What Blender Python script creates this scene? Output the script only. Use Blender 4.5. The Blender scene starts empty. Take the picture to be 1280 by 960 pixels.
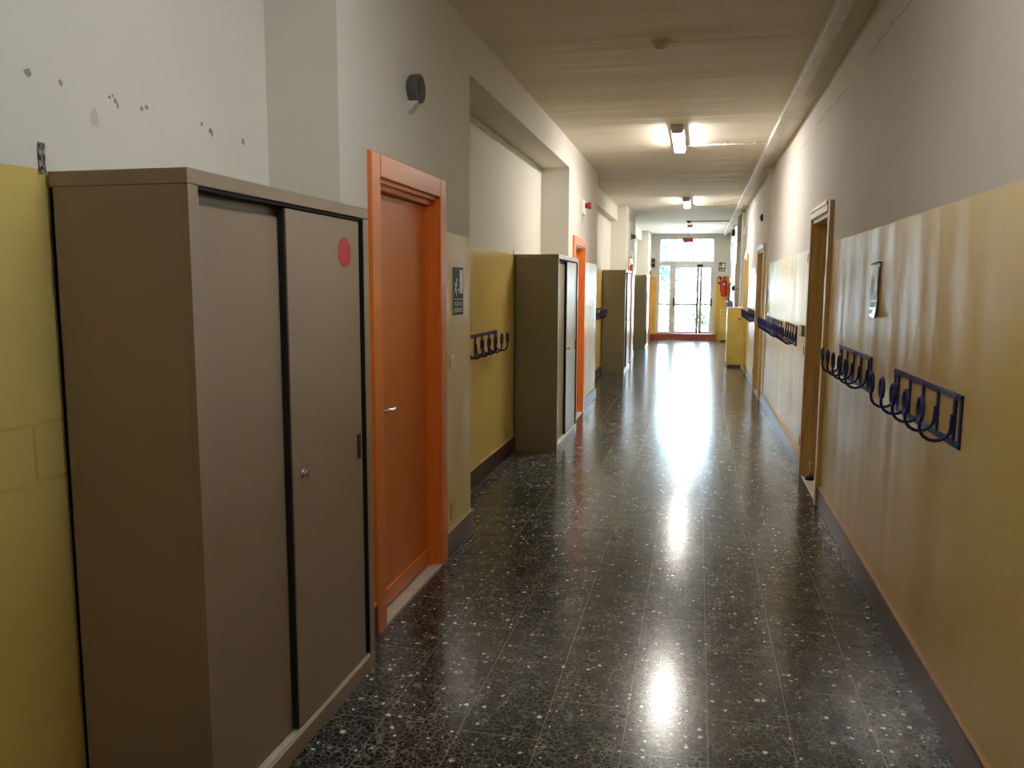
import bpy, bmesh, math, random
from mathutils import Vector, Matrix
random.seed(7)
scene = bpy.context.scene
COL = scene.collection
PI = math.pi
ORG = {}

# ---------------------------------------------------------------- helpers
class MB:
    """collects shapes in world metres, then links them as ONE mesh"""
    def __init__(s): s.bm = bmesh.new()
    def box(s, x0, x1, y0, y1, z0, z1, bev=0, mi=0, seg=2):
        t = bmesh.new()
        bmesh.ops.create_cube(t, size=1)
        for v in t.verts:
            v.co = Vector(((x0+x1)/2+v.co.x*abs(x1-x0), (y0+y1)/2+v.co.y*abs(y1-y0), (z0+z1)/2+v.co.z*abs(z1-z0)))
        if bev: bmesh.ops.bevel(t, geom=t.edges[:], offset=bev, segments=seg, affect='EDGES', profile=.5)
        s._merge(t, mi); return s
    def _merge(s, t, mi=0, smooth=False):
        vm = {}
        for v in t.verts: vm[v] = s.bm.verts.new(v.co)
        for f in t.faces:
            try: nf = s.bm.faces.new([vm[v] for v in f.verts])
            except ValueError: continue
            nf.material_index = mi; nf.smooth = smooth or f.smooth
        t.free()
    def poly(s, pts, mi=0):
        f = s.bm.faces.new([s.bm.verts.new(p) for p in pts]); f.material_index = mi; return s
    def cyl(s, a, b, r, r2=None, n=20, mi=0, bev=0):
        a, b = Vector(a), Vector(b); d = b-a
        t = bmesh.new()
        bmesh.ops.create_cone(t, cap_ends=True, segments=n, radius1=r, radius2=r if r2 is None else r2, depth=d.length)
        if bev:
            es = [e for e in t.edges if len([f for f in e.link_faces if len(f.verts) > 4]) == 1]
            bmesh.ops.bevel(t, geom=es, offset=bev, segments=2, affect='EDGES', profile=.5)
        for f in t.faces: f.smooth = len(f.verts) == 4
        m = Matrix.Translation((a+b)/2) @ d.to_track_quat('Z', 'Y').to_matrix().to_4x4()
        bmesh.ops.transform(t, matrix=m, verts=t.verts)
        s._merge(t, mi); return s
    def tube(s, pts, r, n=10, mi=0, closed=False):
        pts = [Vector(p) for p in pts]; N = len(pts); rings = []
        ref = None
        for i, p in enumerate(pts):
            if closed: d = pts[(i+1) % N]-pts[i-1]
            else: d = pts[min(i+1, N-1)]-pts[max(i-1, 0)]
            d.normalize()
            if ref is None: ref = d.orthogonal().normalized()
            ref = (ref-d*ref.dot(d)).normalized(); q = d.cross(ref)
            rings.append([s.bm.verts.new(p+ref*math.cos(2*PI*k/n)*r+q*math.sin(2*PI*k/n)*r) for k in range(n)])
        for i in range(N if closed else N-1):
            A, B = rings[i], rings[(i+1) % N]
            for k in range(n):
                f = s.bm.faces.new([A[k], A[(k+1) % n], B[(k+1) % n], B[k]]); f.smooth = True; f.material_index = mi
        if not closed:
            for rg in (rings[0][::-1], rings[-1]):
                f = s.bm.faces.new(rg); f.material_index = mi
        return s
    def lathe(s, prof, c, axis='Z', n=32, mi=0):
        """prof: (radius, height) list turned about an axis through c"""
        c = Vector(c); rings = []
        for r, h in prof:
            ring = []
            for k in range(n):
                a = 2*PI*k/n; u, w = math.cos(a)*r, math.sin(a)*r
                p = {'Z': (u, w, h), 'X': (h, u, w), 'Y': (u, h, w)}[axis]
                ring.append(s.bm.verts.new(c+Vector(p)))
            rings.append(ring)
        for A, B in zip(rings, rings[1:]):
            for k in range(n):
                f = s.bm.faces.new([A[k], A[(k+1) % n], B[(k+1) % n], B[k]]); f.smooth = True; f.material_index = mi
        for rg in (rings[0], rings[-1]):
            f = s.bm.faces.new(rg); f.material_index = mi
        return s
    def build(s, name, mats, parent=None, origin=None):
        bmesh.ops.recalc_face_normals(s.bm, faces=s.bm.faces[:])
        if parent is not None: org = ORG[parent.name]
        elif origin is not None: org = Vector(origin)
        else: org = Vector((0, 0, 0))
        for v in s.bm.verts: v.co -= org
        me = bpy.data.meshes.new(name); s.bm.to_mesh(me); s.bm.free()
        for m in (mats if isinstance(mats, (list, tuple)) else [mats]): me.materials.append(m)
        o = bpy.data.objects.new(name, me); COL.objects.link(o)
        if parent is not None: o.parent = parent
        else: o.location = org
        ORG[o.name] = org.copy()
        return o

def tag(o, label=None, cat=None, group=None, kind=None):
    if label: o['label'] = label
    if cat: o['category'] = cat
    if group: o['group'] = group
    if kind: o['kind'] = kind
    return o
def empty(name, loc, label=None, cat=None, group=None, kind=None):
    o = bpy.data.objects.new(name, None); COL.objects.link(o); o.location = loc
    o.empty_display_size = .1
    ORG[o.name] = Vector(loc)
    return tag(o, label, cat, group, kind)
def dup(root, loc, rotz=0, label=None, group=None):
    def cp(o, par):
        c = o.copy(); COL.objects.link(c); c.parent = par
        for ch in list(o.children): cp(ch, c)
        return c
    r = cp(root, None); r.location = loc; r.rotation_euler = (0, 0, rotz)
    if label: r['label'] = label
    if group: r['group'] = group
    return r
def text_mesh(name, body, size, mat, parent, origin, ax_x, ax_y, width=None, depth=.0006):
    cu = bpy.data.curves.new('lettering', 'FONT'); cu.body = body; cu.size = size; cu.align_x = 'CENTER'; cu.align_y = 'CENTER'; cu.extrude = depth
    t = bpy.data.objects.new('lettering', cu); COL.objects.link(t)
    bpy.context.view_layer.update()
    me = bpy.data.meshes.new_from_object(t)
    COL.objects.unlink(t); bpy.data.objects.remove(t)
    X = Vector(ax_x).normalized(); Y = Vector(ax_y).normalized(); Z = X.cross(Y)
    w = max(v.co.x for v in me.vertices)-min(v.co.x for v in me.vertices)
    s = (width/w) if width else 1
    org = ORG[parent.name]
    for v in me.vertices:
        v.co = Vector(origin)+X*v.co.x*s+Y*v.co.y+Z*v.co.z-org
    me.materials.clear(); me.materials.append(mat)
    o = bpy.data.objects.new(name, me); COL.objects.link(o); o.parent = parent; ORG[o.name] = org.copy()
    return o

# ---------------------------------------------------------------- materials
def newmat(name):
    m = bpy.data.materials.new(name); m.use_nodes = True
    nt = m.node_tree; nt.nodes.clear()
    out = nt.nodes.new('ShaderNodeOutputMaterial'); b = nt.nodes.new('ShaderNodeBsdfPrincipled')
    nt.links.new(b.outputs[0], out.inputs[0])
    return m, nt, b, out
def N(nt, t, **kw):
    n = nt.nodes.new(t)
    for k, v in kw.items(): setattr(n, k, v)
    return n
def pos(nt, scale=(1, 1, 1), swap=None):
    g = N(nt, 'ShaderNodeNewGeometry'); mp = N(nt, 'ShaderNodeMapping'); mp.inputs['Scale'].default_value = scale
    nt.links.new(g.outputs['Position'], mp.inputs['Vector']); return mp.outputs[0]
def noise(nt, vec, scale, detail=3, rough=.5):
    n = N(nt, 'ShaderNodeTexNoise'); n.inputs['Scale'].default_value = scale; n.inputs['Detail'].default_value = detail; n.inputs['Roughness'].default_value = rough
    nt.links.new(vec, n.inputs['Vector']); return n
def ramp(nt, fac, stops):
    r = N(nt, 'ShaderNodeValToRGB'); e = r.color_ramp.elements
    while len(e) < len(stops): e.new(.5)
    for el, (p, c) in zip(e, stops): el.position = p; el.color = (*c, 1)
    nt.links.new(fac, r.inputs[0]); return r
def math_(nt, op, a, b=None, c=None):
    n = N(nt, 'ShaderNodeMath', operation=op)
    for i, v in enumerate((a, b, c)):
        if v is None: continue
        if isinstance(v, (int, float)): n.inputs[i].default_value = v
        else: nt.links.new(v, n.inputs[i])
    return n.outputs[0]
def mixc(nt, fac, a, b, blend='MIX'):
    n = N(nt, 'ShaderNodeMix', data_type='RGBA', blend_type=blend)
    for i, v in ((0, fac), (6, a), (7, b)):
        if isinstance(v, (int, float)): n.inputs[i].default_value = v
        elif isinstance(v, tuple): n.inputs[i].default_value = (*v, 1)
        else: nt.links.new(v, n.inputs[i])
    return n.outputs[2]
def bump(nt, b, h, strength, dist=.01):
    n = N(nt, 'ShaderNodeBump'); n.inputs['Strength'].default_value = strength; n.inputs['Distance'].default_value = dist
    nt.links.new(h, n.inputs['Height']); nt.links.new(n.outputs[0], b.inputs['Normal']); return n
def simple(name, col, rough=.5, metal=0, var=.08, scale=6, bstr=0, bscale=40, coat=0, stretch=(1, 1, 1)):
    m, nt, b, out = newmat(name)
    v = pos(nt, stretch); n = noise(nt, v, scale)
    lo = tuple(c*(1-var) for c in col); hi = tuple(min(1, c*(1+var)) for c in col)
    r = ramp(nt, n.outputs[0], [(.3, lo), (.7, hi)])
    nt.links.new(r.outputs[0], b.inputs['Base Color'])
    b.inputs['Roughness'].default_value = rough; b.inputs['Metallic'].default_value = metal
    b.inputs['Coat Weight'].default_value = coat; b.inputs['Coat Roughness'].default_value = .1
    if bstr:
        n2 = noise(nt, pos(nt), bscale, 2); bump(nt, b, n2.outputs[0], bstr, .002)
    return m
def emis(name, col, s):
    m, nt, b, out = newmat(name)
    b.inputs['Base Color'].default_value = (*col, 1); b.inputs['Emission Color'].default_value = (*col, 1); b.inputs['Emission Strength'].default_value = s
    return m

CREAM = (.70, .685, .625); YEL = (.70, .54, .165)
def wall_mat(name, yellow, cream, zt=1.962, streak=.35, rough=.27, offs=0.):
    m, nt, b, out = newmat(name)
    g = N(nt, 'ShaderNodeNewGeometry'); sp = N(nt, 'ShaderNodeSeparateXYZ'); nt.links.new(g.outputs['Position'], sp.inputs[0])
    wob = noise(nt, pos(nt, (1, 1, 1)), 3.0, 4)
    z = math_(nt, 'ADD', sp.outputs[2], math_(nt, 'MULTIPLY', math_(nt, 'SUBTRACT', wob.outputs[0], .5), .012))
    # wall line rises a little along the corridor as in the photograph
    up = math_(nt, 'GREATER_THAN', z, zt)
    n1 = noise(nt, pos(nt, (1, 1, 1)), 1.1, 4); n2 = noise(nt, pos(nt, (1, 1, 1)), 7, 3)
    y = ramp(nt, n1.outputs[0], [(.3, tuple(c*.93 for c in yellow)), (.7, tuple(min(1, c*1.06) for c in yellow))])
    c = ramp(nt, n1.outputs[0], [(.3, tuple(c*.96 for c in cream)), (.7, tuple(min(1, c*1.04) for c in cream))])
    y2 = mixc(nt, .12, y.outputs[0], n2.outputs[1], 'SOFT_LIGHT')
    base = mixc(nt, up, y2, c.outputs[0])
    nt.links.new(base, b.inputs['Base Color'])
    rn = noise(nt, pos(nt, (1, 1, .8)), 1.3, 2)
    rr = ramp(nt, rn.outputs[0], [(.3, (rough*1.05,)*3), (.7, (rough*1.2,)*3)])
    ro = mixc(nt, up, rr.outputs[0], (.75, .75, .75))
    nt.links.new(ro, b.inputs['Roughness'])
    # gloss paint laid with vertical brush and roller streaks
    s1 = noise(nt, pos(nt, (2.2, 2.2, .28)), 1.6, 1.5, .4); s2 = noise(nt, pos(nt, (1, 1, .25)), 40, 3)
    h = s1.outputs[0]
    h = math_(nt, 'MULTIPLY', h, math_(nt, 'SUBTRACT', 1.0, math_(nt, 'MULTIPLY', up, .75)))
    b.inputs['Specular IOR Level'].default_value = .6
    bump(nt, b, h, streak, .07)
    return m
M = {}
M['wall_l'] = wall_mat('painted wall left', YEL, CREAM, 1.960, .16)
M['wall_r'] = wall_mat('painted wall right', (.67, .505, .18), (.70, .675, .63), 1.975, .20)
M['wall_e'] = wall_mat('painted end wall', (.72, .47, .07), CREAM, 1.95, .15)
# ceiling
m, nt, b, out = newmat('ceiling paint'); n = noise(nt, pos(nt, (.25, 1.6, 1)), 1.6, 4)
r = ramp(nt, n.outputs[0], [(.3, (.80, .745, .61)), (.7, (.87, .815, .69))]); nt.links.new(r.outputs[0], b.inputs['Base Color'])
b.inputs['Roughness'].default_value = .7
n3 = noise(nt, pos(nt, (.12, 1.5, 1)), 1.4, 3); bump(nt, b, n3.outputs[0], .8, .06); M['ceil'] = m
# terrazzo floor
m, nt, b, out = newmat('black terrazzo')
v = pos(nt)
wn = noise(nt, v, 30, 2); add = N(nt, 'ShaderNodeVectorMath', operation='MULTIPLY_ADD')
nt.links.new(wn.outputs[1], add.inputs[0]); add.inputs[1].default_value = (.026, .026, 0); nt.links.new(v, add.inputs[2])
flat = N(nt, 'ShaderNodeVectorMath', operation='MULTIPLY'); nt.links.new(add.outputs[0], flat.inputs[0]); flat.inputs[1].default_value = (1, 1, 0)
def voro(feat, sc, rnd=1):
    q = N(nt, 'ShaderNodeTexVoronoi', feature=feat); q.inputs['Scale'].default_value = sc; q.inputs['Randomness'].default_value = rnd
    nt.links.new(flat.outputs[0], q.inputs['Vector']); return q
ve = voro('DISTANCE_TO_EDGE', 40); vc = voro('F1', 40); vf = voro('DISTANCE_TO_EDGE', 95)
ed = ramp(nt, ve.outputs['Distance'], [(.0, (1, 1, 1)), (.10, (0, 0, 0))])
edf = ramp(nt, vf.outputs['Distance'], [(.0, (.55, .55, .55)), (.12, (0, 0, 0))])
sel = ramp(nt, noise(nt, v, 22, 2).outputs[0], [(.47, (0, 0, 0)), (.56, (1, 1, 1))])
edf = mixc(nt, 1.0, edf.outputs[0], sel.outputs[0], 'MULTIPLY')
ed = mixc(nt, 1.0, ed.outputs[0], edf, 'ADD')
cellv = ramp(nt, vc.outputs['Color'], [(.1, (.004, .0045, .004)), (.6, (.012, .013, .0115)), (.9, (.035, .038, .033))])
matrix = ramp(nt, noise(nt, v, 9, 3).outputs[0], [(.35, (.10, .115, .11)), (.7, (.27, .29, .275))])
c1 = mixc(nt, ed, cellv.outputs[0], matrix.outputs[0])
# white chips
vw = voro('F1', 40); vsep = N(nt, 'ShaderNodeSeparateColor'); nt.links.new(vw.outputs['Color'], vsep.inputs[0])
pick = math_(nt, 'GREATER_THAN', vsep.outputs[0], .78)
size = math_(nt, 'MULTIPLY_ADD', vsep.outputs[1], .30, .12)
near = math_(nt, 'LESS_THAN', vw.outputs['Distance'], size)
chip = math_(nt, 'MULTIPLY', pick, near)
chipc = ramp(nt, vsep.outputs[2], [(.2, (.25, .26, .24)), (.55, (.75, .76, .72))])
c2 = mixc(nt, chip, c1, chipc.outputs[0])
# tile joints, tiles 30 x 60 cm with the long side down the corridor
sp = N(nt, 'ShaderNodeSeparateXYZ'); nt.links.new(v, sp.inputs[0])
cb = N(nt, 'ShaderNodeCombineXYZ'); nt.links.new(sp.outputs[1], cb.inputs[0]); nt.links.new(math_(nt, 'ADD', sp.outputs[0], 3.235), cb.inputs[1])
bk = N(nt, 'ShaderNodeTexBrick'); bk.offset = .5; bk.inputs['Scale'].default_value = 1; bk.inputs['Mortar Size'].default_value = .0019
bk.inputs['Mortar Smooth'].default_value = .2; bk.inputs['Brick Width'].default_value = .6; bk.inputs['Row Height'].default_value = .302
bk.inputs['Color1'].default_value = (.72, .72, .72, 1); bk.inputs['Color2'].default_value = (1.15, 1.15, 1.15, 1); bk.inputs['Mortar'].default_value = (1, 1, 1, 1)
nt.links.new(cb.outputs[0], bk.inputs['Vector'])
c3 = mixc(nt, 1.0, c2, bk.outputs['Color'], 'MULTIPLY')
c4 = mixc(nt, bk.outputs['Fac'], c3, (.24, .24, .215))
nt.links.new(c4, b.inputs['Base Color'])
ds = noise(nt, pos(nt, (1, .5, 1)), 1.3, 4)
rr = ramp(nt, ds.outputs[0], [(.35, (.17,)*3), (.65, (.20,)*3)]); nt.links.new(rr.outputs[0], b.inputs['Roughness'])
b.inputs['Specular IOR Level'].default_value = .36
b.inputs['IOR'].default_value = 1.5
bn = noise(nt, pos(nt, (1, 1, 1)), 5, 2); bump(nt, b, ve.outputs['Distance'], .02, .002)
M['floor'] = m
# skirting stone
m, nt, b, out = newmat('brown marble skirting')
n = noise(nt, pos(nt), 14, 6, .65); r = ramp(nt, n.outputs[0], [(.3, (.035, .014, .010)), (.55, (.085, .032, .022)), (.75, (.15, .065, .045))])
nt.links.new(r.outputs[0], b.inputs['Base Color']); b.inputs['Roughness'].default_value = .28; M['skirt'] = m
M['skirt_top'] = simple('tan skirting edge', (.50, .33, .22), .5)
M['orange'] = simple('orange door paint', (.78, .215, .035), .32, var=.05, scale=2, bstr=.05, bscale=60)
M['orange_leaf'] = simple('orange door leaf paint', (.70, .19, .035), .38, var=.05, scale=1.5, bstr=.05, bscale=60)
M['taupe'] = simple('taupe locker enamel', (.31, .235, .172), .34, var=.05, scale=1.5, bstr=.06, bscale=25)
M['greige'] = simple('grey beige locker enamel', (.31, .28, .205), .28, var=.05, scale=1.5, bstr=.12, bscale=12)
M['black'] = simple('black gap', (.006, .006, .006), .7)  # stands in for the shade in the locker gaps
M['blackp'] = simple('black plastic', (.008, .008, .009), .55)
M['chrome'] = simple('chrome', (.8, .75, .74), .18, 1)
M['alu'] = simple('aluminium track', (.78, .75, .69), .4, .2, stretch=(1, .1, 1), scale=20)
M['steel'] = simple('galvanised steel', (.42, .43, .42), .4, .9)
M['red'] = simple('red vinyl', (.55, .018, .030), .4)
M['redplastic'] = simple('red plastic', (.30, .015, .018), .45)
M['marble'] = simple('white marble threshold', (.60, .58, .54), .35, var=.12, scale=9)
M['white'] = simple('white plastic', (.72, .70, .65), .35)
M['dirtywhite'] = simple('off white paint', (.62, .59, .50), .5)
M['duct'] = simple('cable duct plastic', (.74, .71, .60), .4)
M['blue'] = simple('navy enamel', (.010, .018, .12), .45, var=.1)
M['navy_dark'] = simple('dark navy enamel', (.006, .009, .035), .3, var=.1)
M['wood'] = simple('tan varnished wood', (.66, .46, .17), .36, var=.15, scale=3, stretch=(6, 6, .6))
M['wood_leaf'] = simple('tan varnished door leaf', (.50, .33, .11), .4, var=.15, scale=3, stretch=(6, 6, .6))
M['ochre'] = simple('yellow painted door frame', (.62, .45, .10), .4)
M['ybox'] = simple('yellow cabinet paint', (.62, .47, .13), .35)
M['dbrown'] = simple('dark brown varnish', (.07, .03, .022), .4)
M['green'] = simple('green sign enamel', (.008, .06, .04), .6)
M['signwhite'] = simple('sign white', (.70, .73, .68), .45)
M['paint_y'] = simple('yellow paint over plate', (.58, .43, .12), .3)
M['grey'] = simple('grey plastic', (.22, .22, .20), .45)
M['darkgrey'] = simple('dark grey plastic', (.05, .05, .045), .5)
M['spackle'] = simple('grey chipped plaster', (.30, .29, .26), .8)
M['faint'] = simple('faint smudge', (.58, .56, .49), .8)
M['pencil'] = simple('dark crack line', (.22, .19, .15), .8)
M['ridge'] = simple('raised paint ridge', (.66, .50, .15), .25)
M['whitemark'] = simple('scraped white mark', (.66, .62, .50), .5)
M['pvc'] = simple('white window frame', (.66, .67, .68), .35)
M['steelbar'] = simple('satin metal bar', (.50, .50, .50), .3, .7)
M['brick'] = simple('red brown sill stone', (.34, .085, .05), .35, var=.2, scale=10)
M['lamp'] = emis('lit lamp diffuser', (1.0, .945, .87), 23)
M['lamp_old'] = emis('dim lamp diffuser', (1.0, .94, .86), 6.6)  # weaker emission, set to suit the near wall brightness
M['lampbody'] = simple('grey lamp housing', (.45, .45, .43), .5)
M['bark'] = simple('bark', (.30, .25, .2), .9, var=.3, scale=12)
M['leafy'] = simple('pale sunlit leaves', (.10, .15, .09), .6, var=.3, scale=4)  # one even green with random variation
M['leafb'] = simple('cool green leaves', (.07, .12, .11), .6, var=.3, scale=4)
M['yard'] = simple('pale paving outside', (.65, .64, .60), .8, var=.1, scale=2)
M['yardwall'] = simple('white garden wall', (.75, .75, .74), .8)
m, nt, b, out = newmat('window glass')
nt.nodes.remove(b); tr = N(nt, 'ShaderNodeBsdfTransparent'); gl = N(nt, 'ShaderNodeBsdfGlossy'); gl.inputs['Roughness'].default_value = .02
tr.inputs[0].default_value = (.95, .98, .98, 1)
fr = N(nt, 'ShaderNodeFresnel'); fr.inputs[0].default_value = 1.45; mx = N(nt, 'ShaderNodeMixShader')
nt.links.new(fr.outputs[0], mx.inputs[0]); nt.links.new(tr.outputs[0], mx.inputs[1]); nt.links.new(gl.outputs[0], mx.inputs[2]); nt.links.new(mx.outputs[0], out.inputs[0])
M['glass'] = m

# ---------------------------------------------------------------- plan (metres; y runs down the corridor)
XF, XW, XR, XG, ZC, YE = -1.324, -1.445, -1.765, .944, 3.265, 25.6
XB = XG-.012            # the right wall steps out a little beyond YJ
YJ, YB, ZH = 11.78, -4.0, 2.972
ZS, TS = .157, .016     # skirting

# floor, ceiling
MB().box(-2.1, 1.4, YB-.2, YE+.35, -.15, 0).build('floor', M['floor'])['kind'] = 'structure'
MB().box(-2.1, 1.4, YB-.2, YE+.35, ZC, ZC+.2).build('ceiling', M['ceil'])['kind'] = 'structure'

# ---- left wall
piers = [(3.114, 5.05), (9.10, 11.74), (16.62, 18.95), (23.95, YE)]
ldoors = [(3.50, 4.375), (9.52, 10.345), (17.2, 18.1), (24.45, 25.25)]
ZD = 2.14
w = MB()
w.box(-2.1, XR, YB, YE, 0, ZC)
for (a, c), (d0, d1) in zip(piers, ldoors):
    w.box(XR, XW, a, d0, 0, ZC); w.box(XR, XW, d1, c, 0, ZC); w.box(XR, XW, d0, d1, ZD, ZC)
w.box(XR, XW, YB, 3.114, ZH, ZC)
w.box(XR, XW, 5.05, 9.10, ZH, ZC)
w.box(XR, -1.64, 11.74, 16.62, ZH, ZC)
w.box(XR, -1.64, 18.95, 23.95, ZH, ZC)
def blot(w, x, y, z, ry, rz, mi, s=1):
    n = 9; pts = []
    for k in range(n):
        a = 2*PI*k/n; q = random.uniform(.65, 1.15)
        pts.append((x+s*.0012, y+math.cos(a)*ry*q, z+math.sin(a)*rz*q))
    w.poly(pts if s > 0 else pts[::-1], mi)
for y, z, ry, rz in [(1.876, 2.21, .016, .014), (1.989, 2.212, .008, .011), (2.183, 2.214, .008, .007), (2.198, 2.222, .005, .006), (2.207, 2.21, .009, .010), (2.217, 2.197, .006, .012),
                     (2.329, 2.212, .009, .008), (2.353, 2.22, .010, .008), (2.651, 2.223, .008, .009), (2.703, 2.212, .012, .012), (2.712, 2.204, .008, .013), (2.924, 2.209, .012, .017)]:
    blot(w, XR, y, z, ry, rz, 1)
blot(w, XR, 2.115, 2.137, .02, .03, 2)
blot(w, XW, 10.78, 2.17, .03, .03, 3); blot(w, XW, 11.05, 2.14, .04, .06, 3); blot(w, XW, 11.3, 2.95, .05, .06, 3)
blot(w, XR, 6.9, 1.42, .006, .006, 3)
w.build('wall_left', [M['wall_l'], M['spackle'], M['faint'], M['whitemark']])['kind'] = 'structure'
# masonry joint ridges showing through the gloss paint left of the near locker, a thin strip of filler on top of niche
r = MB()
r.box(XR, XR+.0015, 1.2, 1.93, 1.262, 1.272, .0007); r.box(XR, XR+.0015, 1.2, 1.93, 1.100, 1.110, .0007); r.box(XR, XR+.0015, 1.812, 1.822, 1.11, 1.262, .0007)
r.build('trim_1', M['ridge'])['kind'] = 'structure'
r = MB(); r.box(XR, XR+.02, 5.05, 9.10, 2.915, 2.938, .004); r.build('trim_2', M['dirtywhite'])['kind'] = 'structure'

# ---- right wall
rdoors = [(6.375, 7.265), (12.26, 13.35), (16.2, 16.95), (20.2, 21.0)]
w = MB()
HW = (1.3, 2.3, 2.05, 2.28)
w.box(XG, 1.4, HW[0], HW[1], 0, HW[2]); w.box(XG, 1.4, HW[0], HW[1], HW[3], ZC)
edges = [YB, HW[0], HW[1]]+[v for d in rdoors for v in d]+[YE]
for k in range(0, len(edges), 2):
    a, c = edges[k], edges[k+1]
    for s0, s1, X in ((YB, YJ, XG), (YJ, YE, XB)):
        p, q = max(a, s0), min(c, s1)
        if q > p: w.box(X, 1.4, p, q, 0, ZC)
for d0, d1 in rdoors:
    X = XG if d0 < YJ else XB
    w.box(X, 1.4, d0, d1, 2.20, ZC); w.box(1.12, 1.4, d0, d1, 0, 2.20)
def dash(y0, z0, y1, z1, t, mi, X=XG):
    w.poly([(X-.0012, y0, z0-t), (X-.0012, y0, z0+t), (X-.0012, y1, z1+t), (X-.0012, y1, z1-t)], mi)
z = 2.99
for y0, y1 in [(4.1, 4.5), (4.53, 4.75), (4.78, 5.28), (6.0, 6.05), (6.08, 6.5), (6.55, 6.95), (7.0, 7.4), (7.9, 8.6), (9.2, 9.5)]:
    z0 = 3.0+.01*math.sin(y0*3); dash(y0, z0, y1, z0+.006, .0022, 1)
for y in (4.72, 4.95, 5.02, 5.55, 6.03): blot(w, XG, y, 3.035, .012, .01, 1, -1)
for k in range(7): blot(w, XB, 12.9+k*.42, 3.04-.012*k, .07, .018, 1, -1)
for a in [(3.052, 1.03, 3.03, .985), (3.03, .985, 2.975, .965), (2.975, .965, 2.93, .93), (2.93, .93, 2.90, .91)]: dash(*a, .0022, 2)
blot(w, XG, 2.885, 1.012, .012, .003, 2, -1); blot(w, XG, 3.43, 1.275, .008, .010, 2, -1); blot(w, XG, 2.90, 1.83, .007, .02, 2, -1); blot(w, XG, 3.1, 1.55, .004, .03, 2, -1)
w.build('wall_right', [M['wall_r'], M['pencil'], M['whitemark']])['kind'] = 'structure'

t = empty('window_2', (XG+.2, 1.8, HW[2]), 'high window in the right wall beside the camera', 'window', kind='structure')  # added out of view to light the locker front and left wall
f = MB()
for a, c in ((HW[0], HW[0]+.05), (1.78, 1.82), (HW[1]-.05, HW[1])): f.box(XG+.17, XG+.23, a, c, HW[2], HW[3], .003)
for a, c in ((HW[2], HW[2]+.05), (HW[3]-.05, HW[3])): f.box(XG+.17, XG+.23, HW[0], HW[1], a, c, .003)
f.build('window_frame', M['white'], t)
MB().box(XG+.197, XG+.203, HW[0]+.04, HW[1]-.04, HW[2]+.04, HW[3]-.04).build('glass_pane', M['glass'], t)

# ---- end wall with its opening, back wall behind the camera
OX0, OX1, OZ0, OZ1 = -1.275, .545, .17, 3.225
w = MB()
w.box(-2.1, OX0, YE, YE+.3, 0, ZC); w.box(OX1, 1.4, YE, YE+.3, 0, ZC); w.box(OX0, OX1, YE, YE+.3, OZ1, ZC); w.box(OX0, OX1, YE, YE+.3, 0, OZ0)
w.build('wall_end', M['wall_e'])['kind'] = 'structure'
MB().box(-2.1, 1.4, YB-.2, YB, 0, ZC).build('wall_back', M['wall_e'])['kind'] = 'structure'
r = MB(); r.box(XW, .60, YE-.06, YE, 0, .165, .006); r.box(OX0, OX1, YE-.075, YE+.25, .165, .19, .006)
r.build('trim_3', M['brick'])['kind'] = 'structure'

# ---- skirting
def skirt(mb, x0, x1, y0, y1):
    mb.box(x0, x1, y0, y1, 0, ZS-.012, .0015); mb.box(x0, x1, y0, y1, ZS-.012, ZS, .002, mi=1)
s = MB(); prev = YB
for (a, c), (d0, d1) in zip(piers, ldoors):
    skirt(s, XR, XR+TS, prev, a); skirt(s, XR, XW+TS, a-TS, a); skirt(s, XW, XW+TS, a, d0-.10)
    skirt(s, XW, XW+TS, d1+.10, c)
    if c < YE: skirt(s, XR, XW+TS, c, c+TS)
    prev = c+TS
s.build('baseboard_left', [M['skirt'], M['skirt_top']])['kind'] = 'structure'
s = MB(); e2 = [YB]+[v for (a, c) in rdoors for v in (a-.085, c+.085)]+[YE]
for k in range(0, len(e2), 2): skirt(s, XG-TS, XG, e2[k], min(e2[k+1], YE-.08))
s.build('baseboard_right', [M['skirt'], M['skirt_top']])['kind'] = 'structure'

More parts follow.
